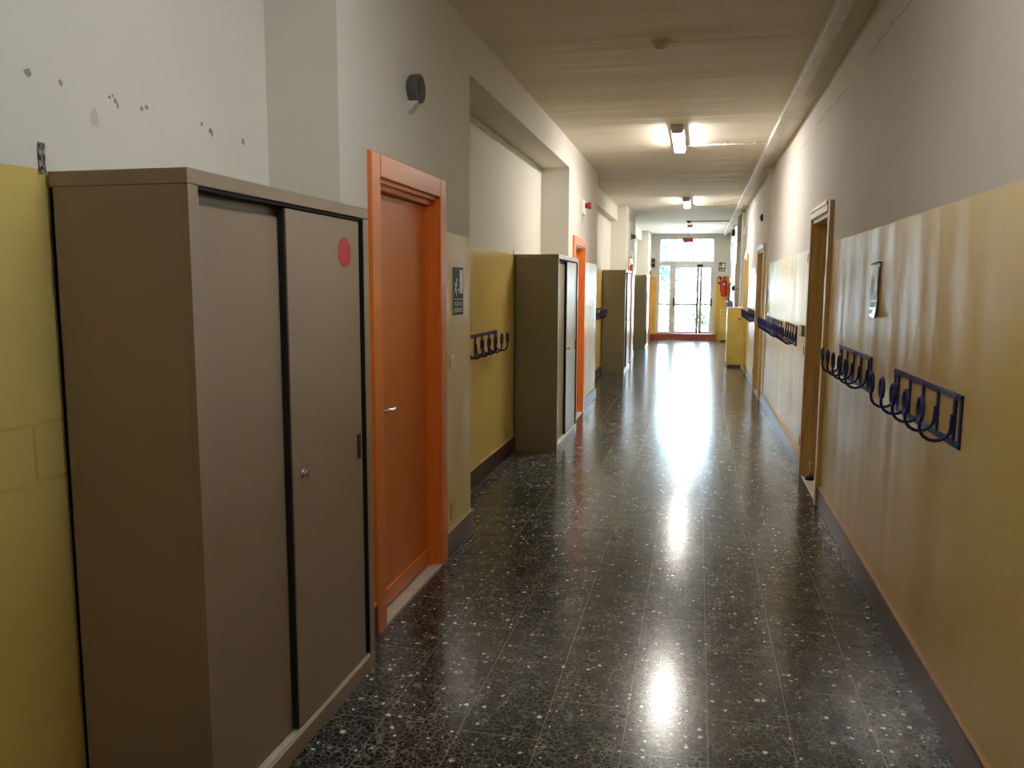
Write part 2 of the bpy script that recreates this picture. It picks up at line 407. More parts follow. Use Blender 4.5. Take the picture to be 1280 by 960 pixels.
# ---------------------------------------------------------------- orange doors on the left
def orange_door(n, d0, d1, label):
    t = empty('door_%d' % n, (XW, (d0+d1)/2, 0), label, 'door', kind='structure')
    f = MB(); c = .105; px = XW+.022
    f.box(XW-.002, px, d0-c, d0, 0, ZD+c, .005); f.box(XW-.002, px, d1, d1+c, 0, ZD+c, .005); f.box(XW-.002, px, d0, d1, ZD, ZD+c, .005)
    # inner lining and the rebated stop
    f.box(XW-.12, XW+.004, d0-.002, d0+.018, 0, ZD, .003); f.box(XW-.12, XW+.004, d1-.018, d1+.002, 0, ZD, .003); f.box(XW-.12, XW+.004, d0, d1, ZD-.02, ZD+.001, .003)
    f.box(XW-.12, XW-.025, d0+.016, d0+.034, 0, ZD-.02, .003); f.box(XW-.12, XW-.025, d1-.034, d1-.016, 0, ZD-.02, .003); f.box(XW-.12, XW-.025, d0, d1, ZD-.046, ZD-.018, .003)
    f.build('door_frame', M['orange'], t)
    l = MB(); lx = XW-.062
    l.box(lx-.045, lx, d0+.036, d1-.036, .022, ZD-.05, .003)
    leaf = l.build('door_leaf', M['orange_leaf'], t)
    MB().box(lx, lx+.014, d0+.038, d1-.038, .024, .115, .005).build('kick_rail', M['orange'], leaf)
    h = MB(); hy = d0+.085
    h.cyl((lx, hy, 1.045), (lx+.008, hy, 1.045), .024, n=24, bev=.002)
    h.tube([(lx+.004, hy, 1.045), (lx+.042, hy, 1.045), (lx+.052, hy+.01, 1.045), (lx+.054, hy+.04, 1.045), (lx+.054, hy+.125, 1.045)], .0095, 12)
    h.build('door_handle', M['chrome'], leaf)
    k = MB(); k.cyl((lx, hy, .965), (lx+.007, hy, .965), .022, n=24, bev=.002); k.box(lx+.006, lx+.0075, hy-.003, hy+.003, .953, .975, mi=1)
    k.build('keyhole_rose', [M['orange'], M['blackp']], leaf)
    MB().box(XW-.12, XW+.016, d0-.0, d1+.0, -.004, .012, .003).build('threshold', M['marble'], t)
    return t
lab = ['near orange wooden door with chrome lever handle beside the brown locker', 'orange door just past the second locker in the left wall',
       'orange door mostly hidden behind the third locker, only its head showing', 'farthest orange door on the left beside the glazed end doors']
for i, (d0, d1) in enumerate(ldoors): orange_door(i+1, d0, d1, lab[i])

# ---------------------------------------------------------------- tan doors on the right
def tan_door(n, d0, d1, label, mf, ml, X):
    t = empty('door_%d' % n, (X, (d0+d1)/2, 0), label, 'door', kind='structure')
    f = MB(); c = .082; px = X-.028; zt = 2.20
    for a, b_ in ((d0-c, d0), (d1, d1+c)):
        f.box(px, X+.002, a, b_, 0, zt+c, .004)
    f.box(X-.004, X+.15, d0-.002, d0+.025, 0, zt, .003); f.box(X-.004, X+.15, d1-.025, d1+.002, 0, zt, .003)
    f.box(X+.05, X+.15, d0+.02, d0+.045, 0, zt, .003); f.box(X+.05, X+.15, d1-.045, d1-.02, 0, zt, .003)
    f.build('door_frame', mf, t)
    hd = MB(); hd.box(px-.006, X+.002, d0-.002, d1+.05, zt+.01, zt+c+.012, .004); hd.box(px-.014, X, d0-.002, d1+.03, zt+c-.02, zt+c+.004, .004)
    hd.box(X-.012, X+.15, d0, d1, zt-.025, zt+.012, .004)
    tag(hd.build('frame_head', M['white'], t), 'white painted head moulding')  # head is white, unlike the rest of the frame
    l = MB(); lx = X+.105
    l.box(lx, lx+.045, d0+.04, d1-.04, .02, zt-.03, .003)
    leaf = l.build('door_leaf', ml, t)
    h = MB(); hy = d0+.10
    h.cyl((lx, hy, 1.05), (lx-.008, hy, 1.05), .024, n=20, bev=.002)
    h.tube([(lx, hy, 1.05), (lx-.045, hy, 1.05), (lx-.055, hy+.012, 1.05), (lx-.055, hy+.12, 1.05)], .009, 10)
    h.build('door_handle', M['chrome'], leaf)
    g = MB()
    for z in (.3, 1.10, 1.9): g.cyl((px+.004, d1+c+.004, z-.04), (px+.004, d1+c+.004, z+.04), .008, n=12, bev=.002)
    g.build('hinge', M['darkgrey'], t)
    MB().box(X-.01, X+.15, d0, d1, -.004, .010, .003).build('threshold', M['marble'], t)
    return t
tan_door(5, *rdoors[0], 'tan wooden door nearest on the right wall past the coat racks', M['wood'], M['wood_leaf'], XG)
tan_door(6, *rdoors[1], 'second tan wooden door on the right beyond the long coat racks', M['wood'], M['wood_leaf'], XB)
tan_door(7, *rdoors[2], 'yellow framed door on the right just before the yellow cabinet', M['ochre'], M['ochre'], XB)
tan_door(8, *rdoors[3], 'farthest door on the right behind the yellow cabinet', M['wood'], M['wood_leaf'], XB)

# door stop and rubbish on the floor by the near tan door
t = empty('door_stop', (.985, 7.12, 0), 'small black floor door stop with a chrome pin at the near tan door', 'door stop')
d = MB(); d.lathe([(.0, .010), (.036, .010), (.036, .03), (.028, .045), (.0, .047)], (.985, 7.12, 0)); d.build('rubber_base', M['blackp'], t)
d = MB(); d.cyl((.985, 7.12, .045), (.985, 7.12, .15), .008); d.cyl((.985, 7.12, .15), (.985, 7.12, .165), .014, bev=.003); d.build('pin', M['chrome'], t)

# ---------------------------------------------------------------- lockers
def locker(y0, L, H, mat, label, yd, disc=False, pulls=True):
    """sliding-door steel locker against the left wall; front at XF, 0.44 deep"""
    D = .432; y1 = y0+L; xb = XF-D; yc = (y0+y1)/2
    t = empty('metal_locker', (XF-D/2, yc, 0), label, 'locker')
    c = MB(); s = .045; g = .0015
    c.box(xb, XF-.0202, y0, y0+.012, .0, H-.0425); c.box(xb, XF-.0202, y1-.012, y1, .0, H-.0425)       # sides
    c.box(xb, xb+.01, y0, y1, .03, H-.04, 0); c.box(xb, XF-.05, y0, y1, .05, .065, 0)                  # back, floor
    c.box(XF-.02, XF, y0, y0+s, .0622, H-.0425, .001); c.box(XF-.02, XF, y1-s, y1, .0622, H-.0425, .001)      # front stiles
    c.box(xb+.01, XF-.024, y0+.013, y1-.013, 0.001, .035, 0)                                              # base
    c.box(XF-.02, XF+.001, y0, y1, 0.0, .062, .001)                                        # plinth front
    c.box(XF-.085, XF-.066, y0+s-.004, y1-s+.004, H-.125, H-.04, 0)                                   # back track rail
    c.build('carcass', mat, t)
    MB().box(xb-.001, XF+.002, y0-.002, y1+.002, H-.042, H, .003).build('top_panel', mat, t)
    MB().box(xb+.012, xb+.016, y0+.014, y1-.014, .07, H-.045).build('inner_lining', M['black'], t)  # black sheet puts shade behind the gaps between the doors
    g_ = MB(); g_.box(XF-.034, XF-.014, y0+yd-.011, y0+yd-.001, .079, H-.058); g_.build('door_seal', M['black'], t)  # black strip stands in for the shade between the sliding doors
    g_ = MB(); g_.box(XF-.040, XF-.002, y1-s-.005, y1-s-.0005, .079, H-.044); g_.build('door_seal', M['black'], t)  # same black shade strip in the gap at the far stile
    g_ = MB(); g_.box(XF-.056, XF-.004, y0+s+.001, y1-s-.006, H-.052, H-.0430); g_.build('track_shade', M['black'], t)  # black strip painting the slot under the top panel into shade
    tr = MB(); tr.box(XF-.055, XF-.001, y0+s, y1-s, .062, .068, .001); tr.box(XF-.008, XF-.003, y0+s, y1-s, .066, .078, .001); tr.box(XF-.032, XF-.028, y0+s, y1-s, .066, .076, .001)
    tag(tr.build('bottom_track', M['alu'], t), 'pale metal sliding track')
    ym = y0+yd
    # back-track door (near one)
    d = MB(); x = XF-.036
    d.box(x-.016, x, y0+s+.002, ym+.04, .078, H-.083, .002)
    dl = d.build('sliding_door', mat, t)
    # front-track door (far one) with folded edges
    x = XF-.009
    d = MB(); d.box(x-.020, x, ym, y1-s-.028, .080, H-.055, .0025); dr = d.build('sliding_door', mat, t)
    k = MB(); ky = ym+.06; k.cyl((x, ky, .995), (x+.010, ky, .995), .015, n=20, bev=.002); k.cyl((x+.01, ky, .995), (x+.022, ky, .995), .012, n=20, bev=.002)
    k.box(x+.021, x+.028, ky-.0025, ky+.0025, .975, .998, .001)
    k.build('lock_knob', M['chrome'], dr)
    p = MB(); py = y1-s-.064; p.box(x-.001, x+.004, py-.015, py+.015, .945, 1.045, .0015); p.box(x, x+.0035, py-.012, py-.009, .95, 1.04, .001); p.box(x, x+.0035, py+.009, py+.012, .95, 1.04, .001)
    p.build('finger_pull', M['blackp'], dr)
    if disc:
        q = MB(); cy, cz = 2.898, 1.775; n = 40
        q.cyl((x, cy, cz), (x+.0012, cy, cz), .057, n=48)
        tag(q.build('round_sticker', M['red'], dr), 'round red sticker')
    for yy in (y0+.02, y1-.02):
        f = MB(); f.box(XF-.0005, XF+.0015, yy-.004, yy+.004, H-.024, H-.016, .0005); f.cyl((XF, yy, H-.02), (XF+.0025, yy, H-.02), .003, n=10)
        f.build('screw', M['steel'], t)
    return t
locker(1.916, 1.192, 1.958, M['taupe'], 'large brown steel locker with red round sticker, closest at left', .535, True)
L2 = locker(7.745, 1.33, 1.958, M['greige'], 'grey beige steel locker in the niche after the near orange door', .60)
L2.location.y = L2.location.y
L3 = dup(L2, (L2.location.x, 15.21+.665, 0), 0, 'grey beige steel locker in the second niche, third from camera')
L4 = dup(L2, (L2.location.x, 21.55+.665, 0), 0, 'farthest grey beige steel locker, close to the glazed end doors')
for o in (L2, L3, L4): o['group'] = 'grey beige lockers along the left wall'
# perforated fixing straps between lockers and wall
def strap(y, z0, z1, label, lean):
    b_ = MB(); w_ = .011
    x0 = XR+.003
    def P(u, v): return (u, v)
    # slotted strap: two rails, three bridges
    for a, c in ((-w_, -w_*.45), (w_*.45, w_)): b_.box(x0, x0+.002, y+a, y+c, z0, z1, .0004)
    for zc in (z0+.004, (z0+z1)/2, z1-.004): b_.box(x0, x0+.002, y-w_, y+w_, zc-.008, zc+.008, .0004)
    b_.cyl((x0+.002, y, z0+.014), (x0+.006, y, z0+.014), .005, n=12)
    o = b_.build('wall_strap', M['steel'], None, (x0, y, z0)); tag(o, label, 'bracket'); return o
strap(1.902, 1.955, 2.03, 'slotted metal strap on the wall at the back corner of the brown locker', .01)
strap(7.70, 1.94, 2.0, 'thin metal strap on the niche wall at the second locker', .0)

# ---------------------------------------------------------------- coat racks
def coat_rack(loc, label, mat, hookmat):
    """length 1.02 along y, mounted on a wall at local x=0, hooks toward -x"""
    t = empty('coat_rack', (0, 0, 0), label, 'coat rack'); L = .51; H = .10
    f = MB(); T = .008
    f.box(-T, 0, -L, L, H-.026, H, .0015); f.box(-T, 0, -L, L, -H, -H+.026, .0015)
    f.box(-T, 0, -L, -L+.022, -H, H, .0015); f.box(-T, 0, L-.022, L, -H, H, .0015)
    hy = [-.432, -.216, 0, .216, .432]
    for y in hy: f.box(-T-.002, -.001, y-.013, y+.013, -H+.01, H-.01, .0015)
    for y in (-L+.011, L-.011):
        for z in (H-.013, -H+.013): f.cyl((-T, y, z), (-T-.003, y, z), .006, n=12, bev=.001)
    f.build('rack_frame', mat, t)
    for y in hy:
        h = MB(); pts = [(-.012, y, .012), (-.014, y, -.015)]
        for k in range(9):
            a = PI*k/8
            pts.append((-.068+.054*math.cos(a), y, -.03-.052*math.sin(a)))
        pts += [(-.122, y, -.02), (-.122, y, -.008)]
        h.tube(pts, .0068, 10)
        cz = .035
        h.tube([(-.122, y+.036*math.cos(2*PI*k/24), cz+.045*math.sin(2*PI*k/24)) for k in range(24)], .0075, 8, closed=True)
        h.box(-.018, -.008, y-.010, y+.010, -.02, .02, .002)
        h.build('coat_hook', hookmat, t)
    t.location = loc
    return t
zr = 1.166
R1 = coat_rack((XG, 3.645, zr), 'navy blue metal coat rack nearest on the right wall', M['blue'], M['blue'])
spots = [((XG, 5.20, zr+.006), 0, 'navy blue coat rack second on the right wall, beside the near tan door'),
         ((XG, 8.62, zr+.016), 0, 'navy coat rack just past the near tan door on the right'),
         ((XG, 10.03, zr), 0, 'navy coat rack midway between the two tan doors on the right'),
         ((XG, 11.07, zr), 0, 'navy coat rack just before the second tan door'),
         ((XB, 14.12, zr), 0, 'navy coat rack just past the second tan door'),
         ((XB, 15.17, zr), 0, 'far navy coat rack next to the yellow framed door'),
         ((XB, 22.9, zr), 0, 'far navy coat rack on the wall just beyond the yellow cabinet'),
         ((XB, 24.1, zr), 0, 'farthest navy coat rack near the fire extinguisher'),
         ((XR, 6.52, zr-.01), PI, 'dark coat rack in the first niche on the left yellow wall'),
         ((XR, 14.55, zr-.01), PI, 'dark coat rack in the second niche beside the third locker')]
for loc, rz, lb in spots: dup(R1, loc, rz, lb)
for o in list(COL.objects):
    if o.name.startswith('coat_rack'): o['group'] = 'navy coat racks along the corridor walls'

# ---------------------------------------------------------------- ceiling lamps
def lamp(y0):
    t = empty('ceiling_lamp', (-.25, y0+.63, ZC)); x = -.25; L = 1.26
    h = MB(); h.box(x-.065, x+.065, y0, y0+L, ZC-.022, ZC, .004)
    for s_ in (-1, 1): h.box(x+s_*.062-.003, x+s_*.062+.003, y0, y0+L, ZC-.055, ZC-.01, .001)
    h.build('housing', M['lampbody'], t)
    MB().box(x-.056, x+.056, y0+.03, y0+L-.03, ZC-.084, ZC-.02, .022, seg=3).build('diffuser', M['lamp'], t)
    for a in (y0, y0+L-.032):
        MB().box(x-.060, x+.060, a, a+.032, ZC-.086, ZC-.018, .006).build('end_cap', M['lampbody'], t)
    return t
la = lamp(8.43)
ll = 'closest lit white fluorescent ceiling lamp with bright diffuser'
tag(la, ll, 'ceiling lamp', 'fluorescent lamps in a row on the ceiling')
for y, lb in [(15.15, 'second lit fluorescent ceiling lamp down the corridor'), (21.9, 'farthest lit fluorescent ceiling lamp before the glazed doors')]:
    dup(la, (-.25, y+.63, ZC), 0, lb)
unseen = dup(la, (-.25, 1.7+.63, ZC), 0, 'dim old ceiling lamp just overhead, above the brown locker')  # next lamp by the row spacing, dimmed to hold down the near walls
for ch in unseen.children:
    if ch.name.startswith('diffuser'): ch.data = ch.data.copy(); ch.data.materials[0] = M['lamp_old']
dup(unseen, (-.25, -5.03+2.33, ZC), 0, 'dim ceiling lamp behind the camera')

# ---------------------------------------------------------------- ceiling cable duct and conduits
d = MB(); d.box(.705, .795, YB+.002, YE-.02, ZC-.058, ZC-.0004, .004)
du = d.build('cable_duct', M['duct'], None, (.75, 10, ZC-.06)); tag(du, 'long cream cable duct running along the ceiling near the right wall', 'cable duct')
for y in (5.6, 8.0, 10.1, 12.1, 14.4, 16.9, 19.2, 21.5, 23.8): j = MB(); j.box(.702, .798, y, y+.06, ZC-.0605, ZC, .002); j.build('joint_cover', M['duct'], du)
# short transverse pieces between duct and wall
for y, lb in [(11.45, 'short dark edged ceiling batten between duct and right wall, nearer one'), (16.9, 'short dark edged ceiling batten between duct and right wall, farther one')]:
    b_ = MB(); b_.box(.80, XG-.013, y, y+.07, ZC-.05, ZC, .004); tag(b_.build('ceiling_batten', M['duct'], None, (.86, y, ZC-.05)), lb, 'batten')
def conduit(y, x0, r, mat, label, clips=True):
    c = MB(); c.cyl((x0, y, ZC-r-.006), (.71, y, ZC-r-.006), r, n=12)
    o = c.build('conduit', mat, None, (x0, y, ZC-.03)); tag(o, label, 'conduit')
    if clips:
        for k in range(3):
            xx = x0+(.71-x0)*(.12+.36*k); q = MB(); q.box(xx-.012, xx+.012, y-r-.005, y+r+.005, ZC-2*r-.011, ZC, .002); q.build('clip', mat, o)
    return o
conduit(9.60, -.18, .010, M['duct'], 'thin cream conduit from the closest ceiling lamp to the duct')
conduit(16.45, -.18, .011, M['duct'], 'thin cream conduit from the second ceiling lamp to the duct')
conduit(20.55, -.24, .010, M['grey'], 'thin grey conduit from the far smoke detector to the duct', False)
conduit(5.62, -.26, .004, M['ceil'], 'very thin painted cable from the near smoke detector to the duct', False)
# smoke detectors
def detector(x, y, label, far=False):
    t = empty('smoke_detector', (x, y, ZC), label, 'smoke detector')
    a = MB(); a.lathe([(0, 0), (.066, 0), (.066, -.010), (.058, -.022), (0, -.022)], (x, y, ZC), n=36); a.build('base', M['grey'] if far else M['dirtywhite'], t)
    a = MB(); a.lathe([(.045, -.022), (.048, -.032), (.044, -.050), (.030, -.058), (0, -.059)], (x, y, ZC), n=36); a.build('sensor_head', M['darkgrey'] if far else M['dirtywhite'], t)
    for k in range(8):
        pass
    return t
detector(-.29, 5.60, 'small off white round smoke detector near on the ceiling')
detector(-.27, 20.55, 'far dark smoke detector on the ceiling before the third lamp', True)
# hanging red exit sign
t = empty('exit_sign', (-.335, 25.15, ZC), 'red rectangular sign hanging from the ceiling before the glazed doors', 'sign')
MB().box(-.49, -.175, 25.135, 25.165, 2.975, 3.125, .004).build('sign_panel', M['redplastic'], t)
MB().box(-.495, -.17, 25.13, 25.17, 3.118, 3.132, .002).build('top_rail', M['dirtywhite'], t)
g = MB(); g.cyl((-.335, 25.15, 3.13), (-.335, 25.15, ZC), .006); g.build('rod', M['steel'], t)

# ---------------------------------------------------------------- things on the left pier
# round grey wall sounder on a small wedge bracket
t = empty('wall_speaker', (XW, 3.955, 2.625), 'round dark grey wall speaker high above the near orange door', 'speaker')
a = MB(); y, z = 3.955, 2.63
a.lathe([(0, 0), (.055, 0), (.068, .012), (.070, .045), (.070, .060), (.062, .062), (.060, .052), (0, .050)], (XW, y, z), 'X', 36); a.build('housing', simple('speaker grey', (.11, .11, .10), .5), t)
a = MB(); a.lathe([(0, .0515), (.059, .0515), (.050, .056), (.02, .060), (0, .061)], (XW, y, z), 'X', 32)
for k in range(-4, 5):
    hw = math.sqrt(max(0, .055**2-(k*.012)**2)); a.box(XW+.058, XW+.062, y-hw, y+hw, z+k*.012-.002, z+k*.012+.002, .0008)
a.build('grille', M['darkgrey'], t)
a = MB()
for (pts) in ([(XW, y-.03, z-.062), (XW+.055, y-.03, z-.062), (XW, y-.03, z-.12)],):
    p2 = [(p[0], p[1]+.06, p[2]) for p in pts]
    a.poly(pts); a.poly(p2[::-1]); a.poly([pts[0], p2[0], p2[1], pts[1]]); a.poly([pts[1], p2[1], p2[2], pts[2]]); a.poly([pts[2], p2[2], p2[0], pts[0]])
a.build('bracket', M['dirtywhite'], t)

def exit_plate(X, y0, y1, z0, z1, sgn, label, green, white, curl=False):
    """green emergency plate; sgn=+1 faces +x (left wall), -1 faces -x (right wall)"""
    yc, zc = (y0+y1)/2, (z0+z1)/2; t = empty('emergency_sign', (X, yc, zc), label, 'sign')
    W, H = y1-y0, z1-z0; th = .002
    def q(x): return X+sgn*x
    def bx(mb, a, c, p, r_, x0, x1, mi=0):   # coordinates as fractions of the plate, left to right as READ
        ya = y0+a*W if sgn > 0 else y1-a*W; yb = y0+c*W if sgn > 0 else y1-c*W
        mb.box(min(q(x0), q(x1)), max(q(x0), q(x1)), min(ya, yb), max(ya, yb), z1-p*H, z1-r_*H, 0, mi)
    b_ = MB()
    if curl:
        n = 10
        for i in range(n):
            za, zb = z0+H*i/n, z0+H*(i+1)/n
            f_ = lambda zz, yy: .003+.020*max(0, 1-(zz-z0)/(H*.45))**2*(1-(yy-y0)/W)+.006*math.sin((zz-z0)/H*3)
            for k in range(4):
                ya, yb = y0+W*k/4, y0+W*(k+1)/4
                b_.poly([(q(f_(za, ya)), ya, za), (q(f_(za, yb)), yb, za), (q(f_(zb, yb)), yb, zb), (q(f_(zb, ya)), ya, zb)])
        plate = b_.build('plate', green, t)
        md = plate.modifiers.new('thickness', 'SOLIDIFY'); md.thickness = .0015; md.offset = 0
        o1 = .011
    else:
        bx(b_, 0, 1, 1, 0, 0, th); plate = b_.build('plate', green, t); o1 = th
    o2 = o1+.0008
    d_ = MB(); bx(d_, .62, .93, .55, .05, o1, o2); d_.build('doorway_symbol', white, plate)
    # running figure: head, body, arms, legs
    m_ = MB()
    def bar(a, p, c, r_, w_):
        ya = y0+a*W if sgn > 0 else y1-a*W; yb = y0+c*W if sgn > 0 else y1-c*W
        A = Vector((q(o1+.0004), ya, z1-p*H)); B = Vector((q(o1+.0004), yb, z1-r_*H)); dd = (B-A).normalized(); nn = Vector((0, -dd.z, dd.y))*w_
        m_.poly([A+nn, B+nn, B-nn, A-nn])
    m_.cyl((q(o1), y0+(.36 if sgn > 0 else .64)*W, z1-.27*H), (q(o1+.0006), y0+(.36 if sgn > 0 else .64)*W, z1-.27*H), .012, n=14)
    bar(.30, .31, .24, .44, .010); bar(.30, .33, .42, .39, .004); bar(.28, .33, .13, .37, .004); bar(.24, .43, .34, .52, .006); bar(.34, .52, .30, .60, .005); bar(.24, .43, .12, .53, .006)
    bar(.40, .47, .55, .47, .004); bar(.55, .47, .50, .43, .003); bar(.55, .47, .50, .51, .003)
    m_.build('running_figure', white, plate)
    l_ = MB(); bx(l_, .08, .95, .675, .66, o1, o2); l_.build('rule_line', white, plate)
    ax = (0, 1, 0) if sgn > 0 else (0, -1, 0)
    text_mesh('lettering', 'USCITA DI', H*.13, white, plate, (q(o1+.0005), yc, z1-.77*H), ax, (0, 0, 1), W*.78)
    text_mesh('lettering', 'EMERGENZA', H*.13, white, plate, (q(o1+.0005), yc, z1-.90*H), ax, (0, 0, 1), W*.84)
    return t
exit_plate(XW, 4.672, 4.885, 1.470, 1.762, 1, 'dark green emergency exit sign with a running figure right of the near orange door', M['green'], M['signwhite'])
M['green2'] = simple('weathered shiny green plate', (.10, .15, .12), .16, .3)  # glare on the shiny plate is put into its paler green
M['signwhite2'] = simple('weathered sign print', (.42, .44, .40), .2, .2)  # print greyed along with the plate
exit_plate(XG, 4.62, 4.83, 1.487, 1.778, -1, 'weathered curling emergency sign above the coat racks on the right wall', M['green2'], M['signwhite2'], True)
g = MB(); g.tube([(XG-.004, 4.60, 1.782), (XG-.010, 4.68, 1.785), (XG-.012, 4.75, 1.780), (XG-.004, 4.86, 1.778)], .004, 8)
tag(g.build('tape_strip', M['darkgrey'], None, (XG, 4.7, 1.78)), 'strip of dark tape along the top of the weathered sign', 'tape')
# light switch by the near door, and painted-over blank plate below
t = empty('light_switch', (XW, 4.64, 1.19), 'small cream light switch under the green sign on the left pier', 'switch')
MB().box(XW, XW+.009, 4.60, 4.68, 1.150, 1.230, .003).build('cover_plate', M['white'], t)
MB().box(XW+.008, XW+.013, 4.628, 4.652, 1.170, 1.212, .002).build('rocker', M['dirtywhite'], t)
t = MB(); t.box(XW, XW+.006, 4.60, 4.70, .205, .325, .003); t.box(XW+.005, XW+.008, 4.612, 4.688, .217, .313, .002)
tag(t.build('blank_plate', M['paint_y'], None, (XW, 4.65, .2)), 'blank wall plate painted over in yellow low on the left pier', 'wall plate')
# red siren on a white base, pier 2
t = empty('alarm_siren', (XW, 10.18, 2.64), 'red alarm siren on a white base above the second orange door', 'alarm')
MB().box(XW, XW+.035, 10.11, 10.25, 2.54, 2.72, .006).build('base_box', M['white'], t)
a = MB(); a.lathe([(0, .035), (.030, .035), (.034, .06), (.044, .090), (.048, .108), (.038, .110), (0, .095)], (XW, 10.18, 2.655), 'X', 28); a.build('siren_horn', M['redplastic'], t)
a = MB(); a.tube([(XW+.01, 10.13, 2.54), (XW+.012, 10.13, 2.49), (XW+.006, 10.13, 2.44)], .005, 8); a.build('cable', M['white'], t)
# small camera-like sensor on pier 3, white lit box over its door
t = empty('wall_sensor', (XW, 17.7, 2.72), 'small dark wall sensor above the third orange door', 'sensor')
MB().box(XW, XW+.03, 17.64, 17.76, 2.66, 2.78, .005).build('base', M['grey'], t)
a = MB(); a.lathe([(0, .03), (.045, .03), (.05, .07), (.03, .1), (0, .1)], (XW, 17.7, 2.72), 'X', 20); a.build('dome', M['darkgrey'], t)
t = empty('emergency_light', (XW, 17.6, 2.33), 'small white wall lamp box above the third orange door', 'light fitting')
MB().box(XW, XW+.06, 17.42, 17.75, 2.27, 2.40, .01).build('box', M['white'], t)
MB().box(XW+.058, XW+.066, 17.44, 17.73, 2.285, 2.385, .003).build('cover', M['dirtywhite'], t)
# door bell boxes on end wall, left
t = empty('bell_box', (-1.37, YE, 2.38), 'two dark bell boxes stacked on the end wall left of the glazed doors', 'bell')
for z0 in (2.24, 2.39): MB().box(-1.425, -1.325, YE-.06, YE, z0, z0+.125, .008).build('box', M['dbrown'], t)
a = MB(); a.lathe([(0, 0), (.028, 0), (.028, -.012), (0, -.014)], (-1.38, YE, 1.78), 'Y', 20)
tag(a.build('push_button', M['white'], None, (-1.38, YE, 1.78)), 'small white round button on the yellow end wall, left side', 'button')

# ---------------------------------------------------------------- things on the right wall
t = empty('junction_box', (XG, 7.58, 1.265), 'grey beige junction box between the near tan door and the third rack', 'box')
MB().box(XG-.035, XG, 7.50, 7.68, 1.215, 1.315, .004).build('box', M['grey'], t); MB().box(XG-.040, XG-.034, 7.51, 7.67, 1.225, 1.305, .002).build('lid', M['dirtywhite'], t)
t = empty('switch_box', (XG, 11.7, 1.37), 'small pale switch box with cable above the coat rack before the second tan door', 'switch')
MB().box(XG-.035, XG, 11.64, 11.74, 1.30, 1.42, .004).build('box', M['white'], t)
a = MB(); a.cyl((XG-.008, 11.69, 1.42), (XG-.008, 11.69, 1.62), .006); a.build('cable', M['grey'], t)
t = empty('round_thermostat', (XB, 12.95, 2.70), 'small round dark thermostat high over the second tan door', 'thermostat')
a = MB(); a.lathe([(0, 0), (.055, 0), (.055, -.02), (.045, -.035), (0, -.036)], (XB, 12.95, 2.70), 'X', 28); a.build('body', M['darkgrey'], t)
a = MB(); a.lathe([(0, -.036), (.022, -.036), (.018, -.048), (0, -.048)], (XB, 12.95, 2.70), 'X', 20); a.build('dial', M['grey'], t)
t = empty('emergency_light', (XB, 17.35, 2.79), 'small white emergency lamp high on the right wall above the yellow cabinet', 'light fitting')
MB().box(XB-.05, XB, 17.2, 17.5, 2.72, 2.86, .012).build('housing', M['white'], t); MB().box(XB-.062, XB-.048, 17.22, 17.48, 2.74, 2.84, .006).build('cover', M['dirtywhite'], t)
# boxed column and pipes past it
a = MB(); a.box(XB-.05, XB, 17.75, 18.3, 0, ZC, .004); a.build('trim_4', M['dirtywhite'])['kind'] = 'structure'
for y, lb in [(19.0, 'white vertical pipe on the right wall after the boxed column'), (19.6, 'second white vertical pipe on the right wall nearer the farthest door')]:
    t = empty('wall_pipe', (XB-.04, y, 0), lb, 'pipe', 'vertical pipes on the right wall')
    a = MB(); a.cyl((XB-.045, y, 0), (XB-.045, y, ZC), .028, n=16); a.build('pipe', M['dirtywhite'], t)
    for z in (.5, 1.6, 2.7): a = MB(); a.cyl((XB-.045, y, z-.012), (XB-.045, y, z+.012), .034, n=16); a.build('collar', M['grey'], t)
t = empty('hanging_bell', (XB, 21.3, 3.05), 'small dark fitting hanging by a cord under the duct near the pipes', 'fitting')
a = MB(); a.cyl((XB-.10, 21.3, ZC-.06), (XB-.10, 21.3, 3.06), .008); a.build('cord', M['darkgrey'], t)
a = MB(); a.lathe([(0, .07), (.03, .07), (.045, -.03), (.045, -.09), (0, -.095)], (XB-.10, 21.3, 3.02), 'Z', 20); a.build('body', M['darkgrey'], t)
MB().box(XB-.10, XB, 21.29, 21.31, 3.19, 3.2).build('bracket', M['darkgrey'], t)
a = MB(); a.box(XB-.02, XB, 20.02, 20.03, 1.6, 1.61)
a = MB(); a.lathe([(0, 0), (.07, 0), (.075, -.03), (.05, -.075), (0, -.08)], (XB, 21.45, 1.62), 'X', 20)
tag(a.build('alarm_button', M['blackp'], None, (XB, 21.45, 1.62)), 'small black round wall fitting above the yellow cabinet', 'button')
# dark notice board near the end
t = empty('notice_board', (XB, 24.6, 2.4), 'narrow tall dark board high on the right wall near the end', 'board')
MB().box(XB-.02, XB, 24.0, 25.2, 1.84, 3.0, .004).build('board_frame', M['pvc'], t); MB().box(XB-.024, XB-.018, 24.06, 25.14, 1.90, 2.94, .001).build('panel', M['darkgrey'], t)

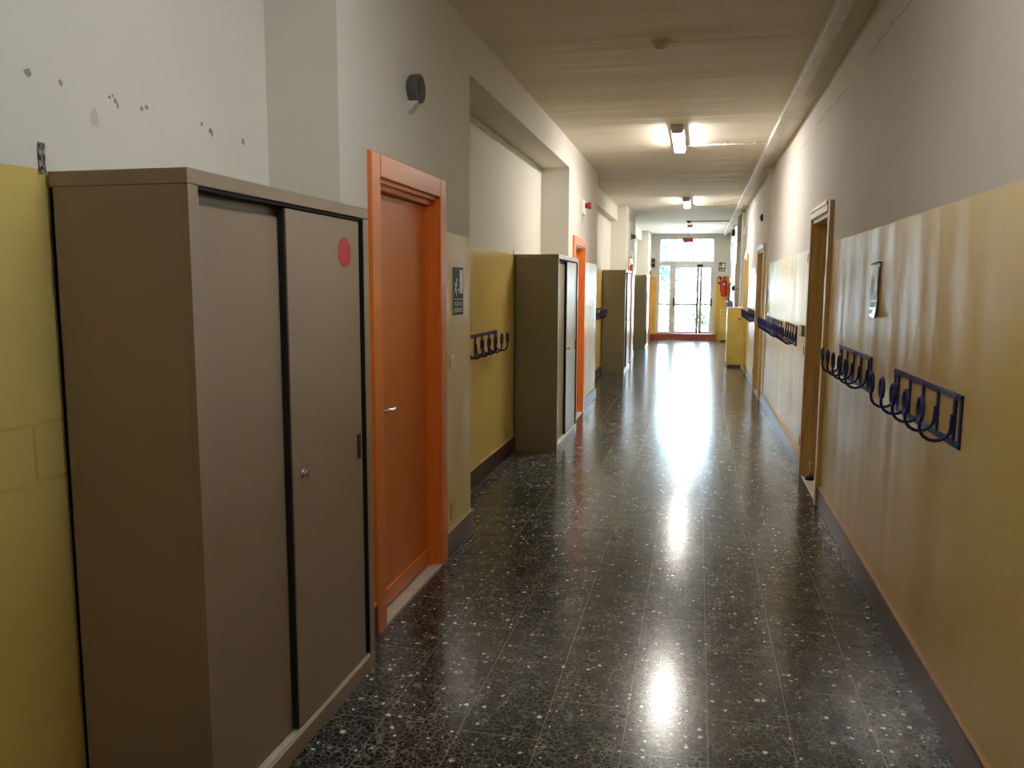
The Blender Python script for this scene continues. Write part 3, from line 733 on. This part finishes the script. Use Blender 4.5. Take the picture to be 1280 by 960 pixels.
# yellow low cabinets
def cabinet(x0, y0, y1, H, label, depthx):
    t = empty('yellow_cabinet', ((x0+depthx)/2, (y0+y1)/2, 0), label, 'cabinet')
    MB().box(x0+.012, depthx, y0+.004, y1, 0, .06).build('plinth', M['darkgrey'], t)
    MB().box(x0, depthx, y0, y1, .05, H-.02, .004).build('body', M['ybox'], t)
    MB().box(x0-.01, depthx, y0-.01, y1+.005, H-.022, H, .004).build('top', M['dirtywhite'], t)
    d_ = MB().box(x0-.014, x0+.001, y0+.02, y1-.02, .08, H-.04, .003).build('door', M['ybox'], t)
    h_ = MB(); h_.tube([(x0-.012, y0+.08, H*.78), (x0-.04, y0+.08, H*.78), (x0-.04, y0+.08, H*.70), (x0-.012, y0+.08, H*.70)], .005, 8); h_.build('handle', M['chrome'], d_)
    l_ = MB(); l_.cyl((.83, y0, 1.0*H/1.23), (.83, y0-.02, 1.0*H/1.23), .014, n=16, bev=.003); l_.box(.825, .90, y0-.018, y0-.008, .992*H/1.23, 1.008*H/1.23, .002); l_.build('latch', M['darkgrey'], t)
    return t
cabinet(.625, 17.06, 17.62, 1.232, 'tall yellow cabinet with a pale top standing against the right wall', XB-.004)
cabinet(.70, 25.0, 25.5, .965, 'lower yellow cabinet in the far right corner beside the glazed doors', XB-.004)
a = MB(); a.box(XB-.07, XB-.03, 24.2, 24.24, 0, 1.74, .004); a.box(XB-.07, XB-.001, 24.2, 24.23, 1.70, 1.76, .004)
tag(a.build('wooden_post', M['dbrown'], None, (XB-.05, 24.22, 0)), 'thin dark brown post against the right wall before the lower cabinet', 'post')
# fire extinguisher on the end wall, with its signs
xe, ye = .775, YE-.11
t = empty('fire_extinguisher', (xe, ye, 1.34), 'red fire extinguisher hanging on the end wall right of the glazed doors', 'fire extinguisher')
a = MB(); a.lathe([(0, 1.36), (.075, 1.36), (.085, 1.385), (.085, 1.78), (.070, 1.84), (.035, 1.875), (.025, 1.90), (0, 1.905)], (xe, ye, 0), 'Z', 28); a.build('cylinder', M['red'], t)
a = MB(); a.cyl((xe, ye, 1.90), (xe, ye, 1.945), .022); a.box(xe-.015, xe+.10, ye-.012, ye+.012, 1.945, 1.96, .003); a.box(xe-.015, xe+.09, ye-.010, ye+.010, 1.975, 1.987, .003); a.build('valve_lever', M['blackp'], t)
a = MB(); a.tube([(xe-.02, ye, 1.93), (xe-.08, ye-.02, 1.93), (xe-.105, ye-.03, 1.86), (xe-.105, ye-.03, 1.6), (xe-.10, ye-.03, 1.5)], .011, 10); a.build('hose', M['blackp'], t)
MB().box(xe-.03, xe+.03, ye-.0875, ye-.084, 1.70, 1.76, .001).build('label_patch', M['signwhite'], t)
a = MB(); a.box(xe-.02, xe+.02, ye+.08, YE, 1.75, 1.80, .003); a.build('wall_hook', M['steel'], t)
t = empty('running_man_sign', (.70, YE, 2.25), 'square green exit sign on the end wall above the extinguisher', 'sign')
pl = MB().box(.60, .80, YE-.004, YE, 2.12, 2.39, .001).build('plate', M['green'], t)
a = MB(); a.box(.70, .78, YE-.006, YE-.004, 2.22, 2.36); a.box(.62, .68, YE-.006, YE-.004, 2.24, 2.28); a.box(.625, .655, YE-.006, YE-.004, 2.29, 2.33); a.box(.62, .78, YE-.006, YE-.004, 2.15, 2.18); a.build('white_symbols', M['signwhite'], pl)
t = empty('extinguisher_sign', (.66, YE, 1.86), 'small red square sign left of the fire extinguisher', 'sign')
pl = MB().box(.60, .685, YE-.004, YE, 1.73, 1.975, .001).build('plate', M['redplastic'], t)
a = MB(); a.box(.618, .640, YE-.006, YE-.004, 1.80, 1.92); a.box(.645, .668, YE-.006, YE-.004, 1.80, 1.86); a.build('white_symbols', M['signwhite'], pl)

# ---------------------------------------------------------------- glazed end doors
yf0, yf1 = YE+.02, YE+.09
t = empty('door_9', (-.36, YE+.05, .19), 'white framed glazed double doors with side panel closing the corridor', 'door', kind='structure')
f = MB()
f.box(OX0, -1.185, yf0, yf1, .19, OZ1, .004); f.box(.455, OX1, yf0, yf1, .19, OZ1, .004); f.box(-1.185, .455, yf0, yf1, 3.115, OZ1, .004)
f.box(-1.185, .455, yf0, yf1, 2.32, 2.42, .004); f.box(-.835, -.76, yf0, yf1, .19, 2.32, .004)
f.box(-1.185, -.835, yf0, yf1, .19, .25, .003)
f.build('door_frame', M['pvc'], t)
def leaf(x0, x1, z0, z1, nm, st=.065, zb=1.105, hand=None):
    l_ = MB(); a, c = yf0-.012, yf1-.02
    l_.box(x0, x0+st, a, c, z0, z1, .004); l_.box(x1-st, x1, a, c, z0, z1, .004); l_.box(x0+st, x1-st, a, c, z1-st, z1, .004); l_.box(x0+st, x1-st, a, c, z0, z0+st*.8, .004)
    l_.box(x0+st, x1-st, a, c, zb-.032, zb+.032, .003)
    o = l_.build(nm, M['pvc'], t)
    MB().box(x0+st*.8, x1-st*.8, (a+c)/2-.004, (a+c)/2+.004, z0+st*.6, zb-.015).build('glass_pane', M['glass'], o)
    MB().box(x0+st*.8, x1-st*.8, (a+c)/2-.004, (a+c)/2+.004, zb+.015, z1-st*.8).build('glass_pane', M['glass'], o)
    return o
leaf(-1.2, -.83, .22, 2.32, 'side_panel', .03)
A = leaf(-.762, .035, .195, 2.318, 'door_leaf', .085)
B = leaf(.045, .455, .195, 2.318, 'door_leaf', .085)
for x, par in ((.005, A), (.088, B)):
    r = MB(); r.box(x-.022, x+.022, yf0-.04, yf0-.014, .24, 2.26, .004); r.build('vertical_rod', M['steelbar'], par)
    r = MB(); r.box(x-.045, x+.045, yf0-.055, yf0-.014, 2.255, 2.335, .004); r.box(x-.028, x+.028, yf0-.05, yf0-.014, .20, .29, .004); r.box(x-.026, x+.026, yf0-.06, yf0-.014, 1.20, 1.30, .004); r.build('rod_latch', M['blackp'], par)
r = MB(); r.box(-.72, 0, yf0-.075, yf0-.05, 1.09, 1.12, .006); r.build('panic_bar', M['steelbar'], A)
r = MB(); r.box(-.745, -.70, yf0-.08, yf0-.012, 1.05, 1.30, .006); r.box(-.03, .0, yf0-.08, yf0-.012, 1.07, 1.14, .004); r.build('bar_bracket', M['blackp'], A)
r = MB(); r.box(.09, .42, yf0-.075, yf0-.05, 1.09, 1.12, .006); r.build('panic_bar', M['steelbar'], B)
r = MB(); r.box(.395, .435, yf0-.08, yf0-.012, 1.05, 1.30, .006); r.build('bar_bracket', M['blackp'], B)
t = empty('window_1', (-.36, YE+.05, 2.42), 'wide fixed transom window above the glazed doors', 'window', kind='structure')
MB().box(-1.185, .455, YE+.05, YE+.058, 2.42, 3.115).build('glass_pane', M['glass'], t)
r = MB(); r.box(-1.185, -1.165, yf0+.01, yf1-.01, 2.42, 3.115, .002); r.box(.435, .455, yf0+.01, yf1-.01, 2.42, 3.115, .002); r.box(-1.165, .435, yf0+.01, yf1-.01, 2.42, 2.435, .002); r.box(-1.165, .435, yf0+.01, yf1-.01, 3.10, 3.115, .002)
r.build('window_bead', M['pvc'], t)

# ---------------------------------------------------------------- outside
MB().box(-30, 30, YE+.3, 90, -.1, .05).build('ground', M['yard'])['kind'] = 'structure'
g = MB(); g.box(-25, 25, 44, 44.3, .05, 1.3, .02); g.box(-25, 25, 43.95, 44.35, 1.3, 1.38, .01)
g.build('wall_garden', M['yardwall'])['kind'] = 'structure'
def tree(x, y, h, cr, mat, label, nleaf, zc=None, low=False):
    t = empty('tree' if not low else 'shrub', (x, y, .05), label, 'tree' if not low else 'shrub')
    rnd = random.Random(int(x*100+y*10)); zc = zc or h*.66
    tk = MB()
    tk.tube([(x, y, .05), (x+.05*cr, y, zc*.4), (x-.03*cr, y+.05, zc*.8), (x+.05, y, h*.9)], .05*cr if not low else .02, 8)
    for k in range(9):
        a = rnd.uniform(0, 2*PI); z0 = zc*rnd.uniform(.45, 1.1); L = cr*rnd.uniform(.5, .9)
        tk.tube([(x, y, z0), (x+math.cos(a)*L*.5, y+math.sin(a)*L*.5, z0+.2*cr), (x+math.cos(a)*L, y+math.sin(a)*L, z0+.5*cr)], .018*cr if not low else .01, 6)
    tk.build('trunk', M['bark'], t)
    lf = MB()
    cl = [(x+rnd.gauss(0, .42)*cr, y+rnd.gauss(0, .42)*cr, zc+rnd.gauss(0, .33)*(h-zc)*1.4) for _ in range(28)]
    for _ in range(nleaf):
        c = rnd.choice(cl); s_ = .26*cr
        p = Vector((c[0]+rnd.gauss(0, s_), c[1]+rnd.gauss(0, s_), max(.1, c[2]+rnd.gauss(0, s_))))
        u = Vector((rnd.gauss(0, 1), rnd.gauss(0, 1), rnd.gauss(0, 1))).normalized(); v_ = u.orthogonal().normalized(); L = rnd.uniform(.07, .13)*(1 if low else 1.7)
        lf.poly([p-u*L, p+v_*L*.45, p+u*L, p-v_*L*.45])
    lf.build('foliage', mat, t)
tree(-2.7, 36, 5.2, 1.6, M['leafb'], 'pale blue green tree seen through the left part of the transom window', 4200, 3.4)
tree(2.3, 44, 5.8, 1.8, M['leafy'], 'pale green tree seen through the right part of the transom window', 3600, 3.9)
tree(-1.75, 32.3, 3.6, .9, M['leafb'], 'slim young tree seen through the glazed side panel', 900, 2.5)
tree(.25, 29.6, 1.1, .42, M['leafy'], 'low shrub seen through the lower glass of the right door', 420, .55, True)
tree(-.75, 29.9, 1.7, .4, M['leafy'], 'taller loose shrub seen through the middle door glass', 300, .8, True)

# ---------------------------------------------------------------- light
wd = bpy.data.worlds.new('overcast sky'); scene.world = wd; wd.use_nodes = True
bg = wd.node_tree.nodes['Background']; bg.inputs[0].default_value = (.64, .81, 1.0, 1); bg.inputs[1].default_value = 9.0
su = bpy.data.lights.new('sun', 'SUN'); su.energy = 1.5; su.angle = .03; su.color = (1, .95, .86)
so = bpy.data.objects.new('sun', su); COL.objects.link(so); so.rotation_euler = (math.radians(38), math.radians(-30), 0)

# ---------------------------------------------------------------- camera
p, yw, rl = math.radians(6.9906), math.radians(12.9601), math.radians(.2562)
fw = Vector((-math.sin(yw)*math.cos(p), math.cos(yw)*math.cos(p), -math.sin(p))); rt = Vector((math.cos(yw), math.sin(yw), 0)); up = rt.cross(fw)
R_ = rt*math.cos(rl)+up*math.sin(rl); U_ = up*math.cos(rl)-rt*math.sin(rl)
cd = bpy.data.cameras.new('camera'); cam = bpy.data.objects.new('camera', cd); COL.objects.link(cam)
mw = Matrix(((R_.x, U_.x, -fw.x, 0), (R_.y, U_.y, -fw.y, 0), (R_.z, U_.z, -fw.z, 1.65), (0, 0, 0, 1)))
cam.matrix_world = mw
cd.sensor_width = 36; cd.lens = 1000/1280*36; cd.clip_start = .05; cd.clip_end = 300
scene.camera = cam
vs = scene.view_settings; vs.view_transform = 'Standard'; vs.look = 'None'; vs.gamma = 1; vs.exposure = 2.45; vs.use_curve_mapping = False
scene.cycles.use_denoising = True
scene.cycles.max_bounces = 10; scene.cycles.diffuse_bounces = 6; scene.cycles.caustics_reflective = False; scene.cycles.caustics_refractive = False
scene.cycles.sample_clamp_indirect = 6
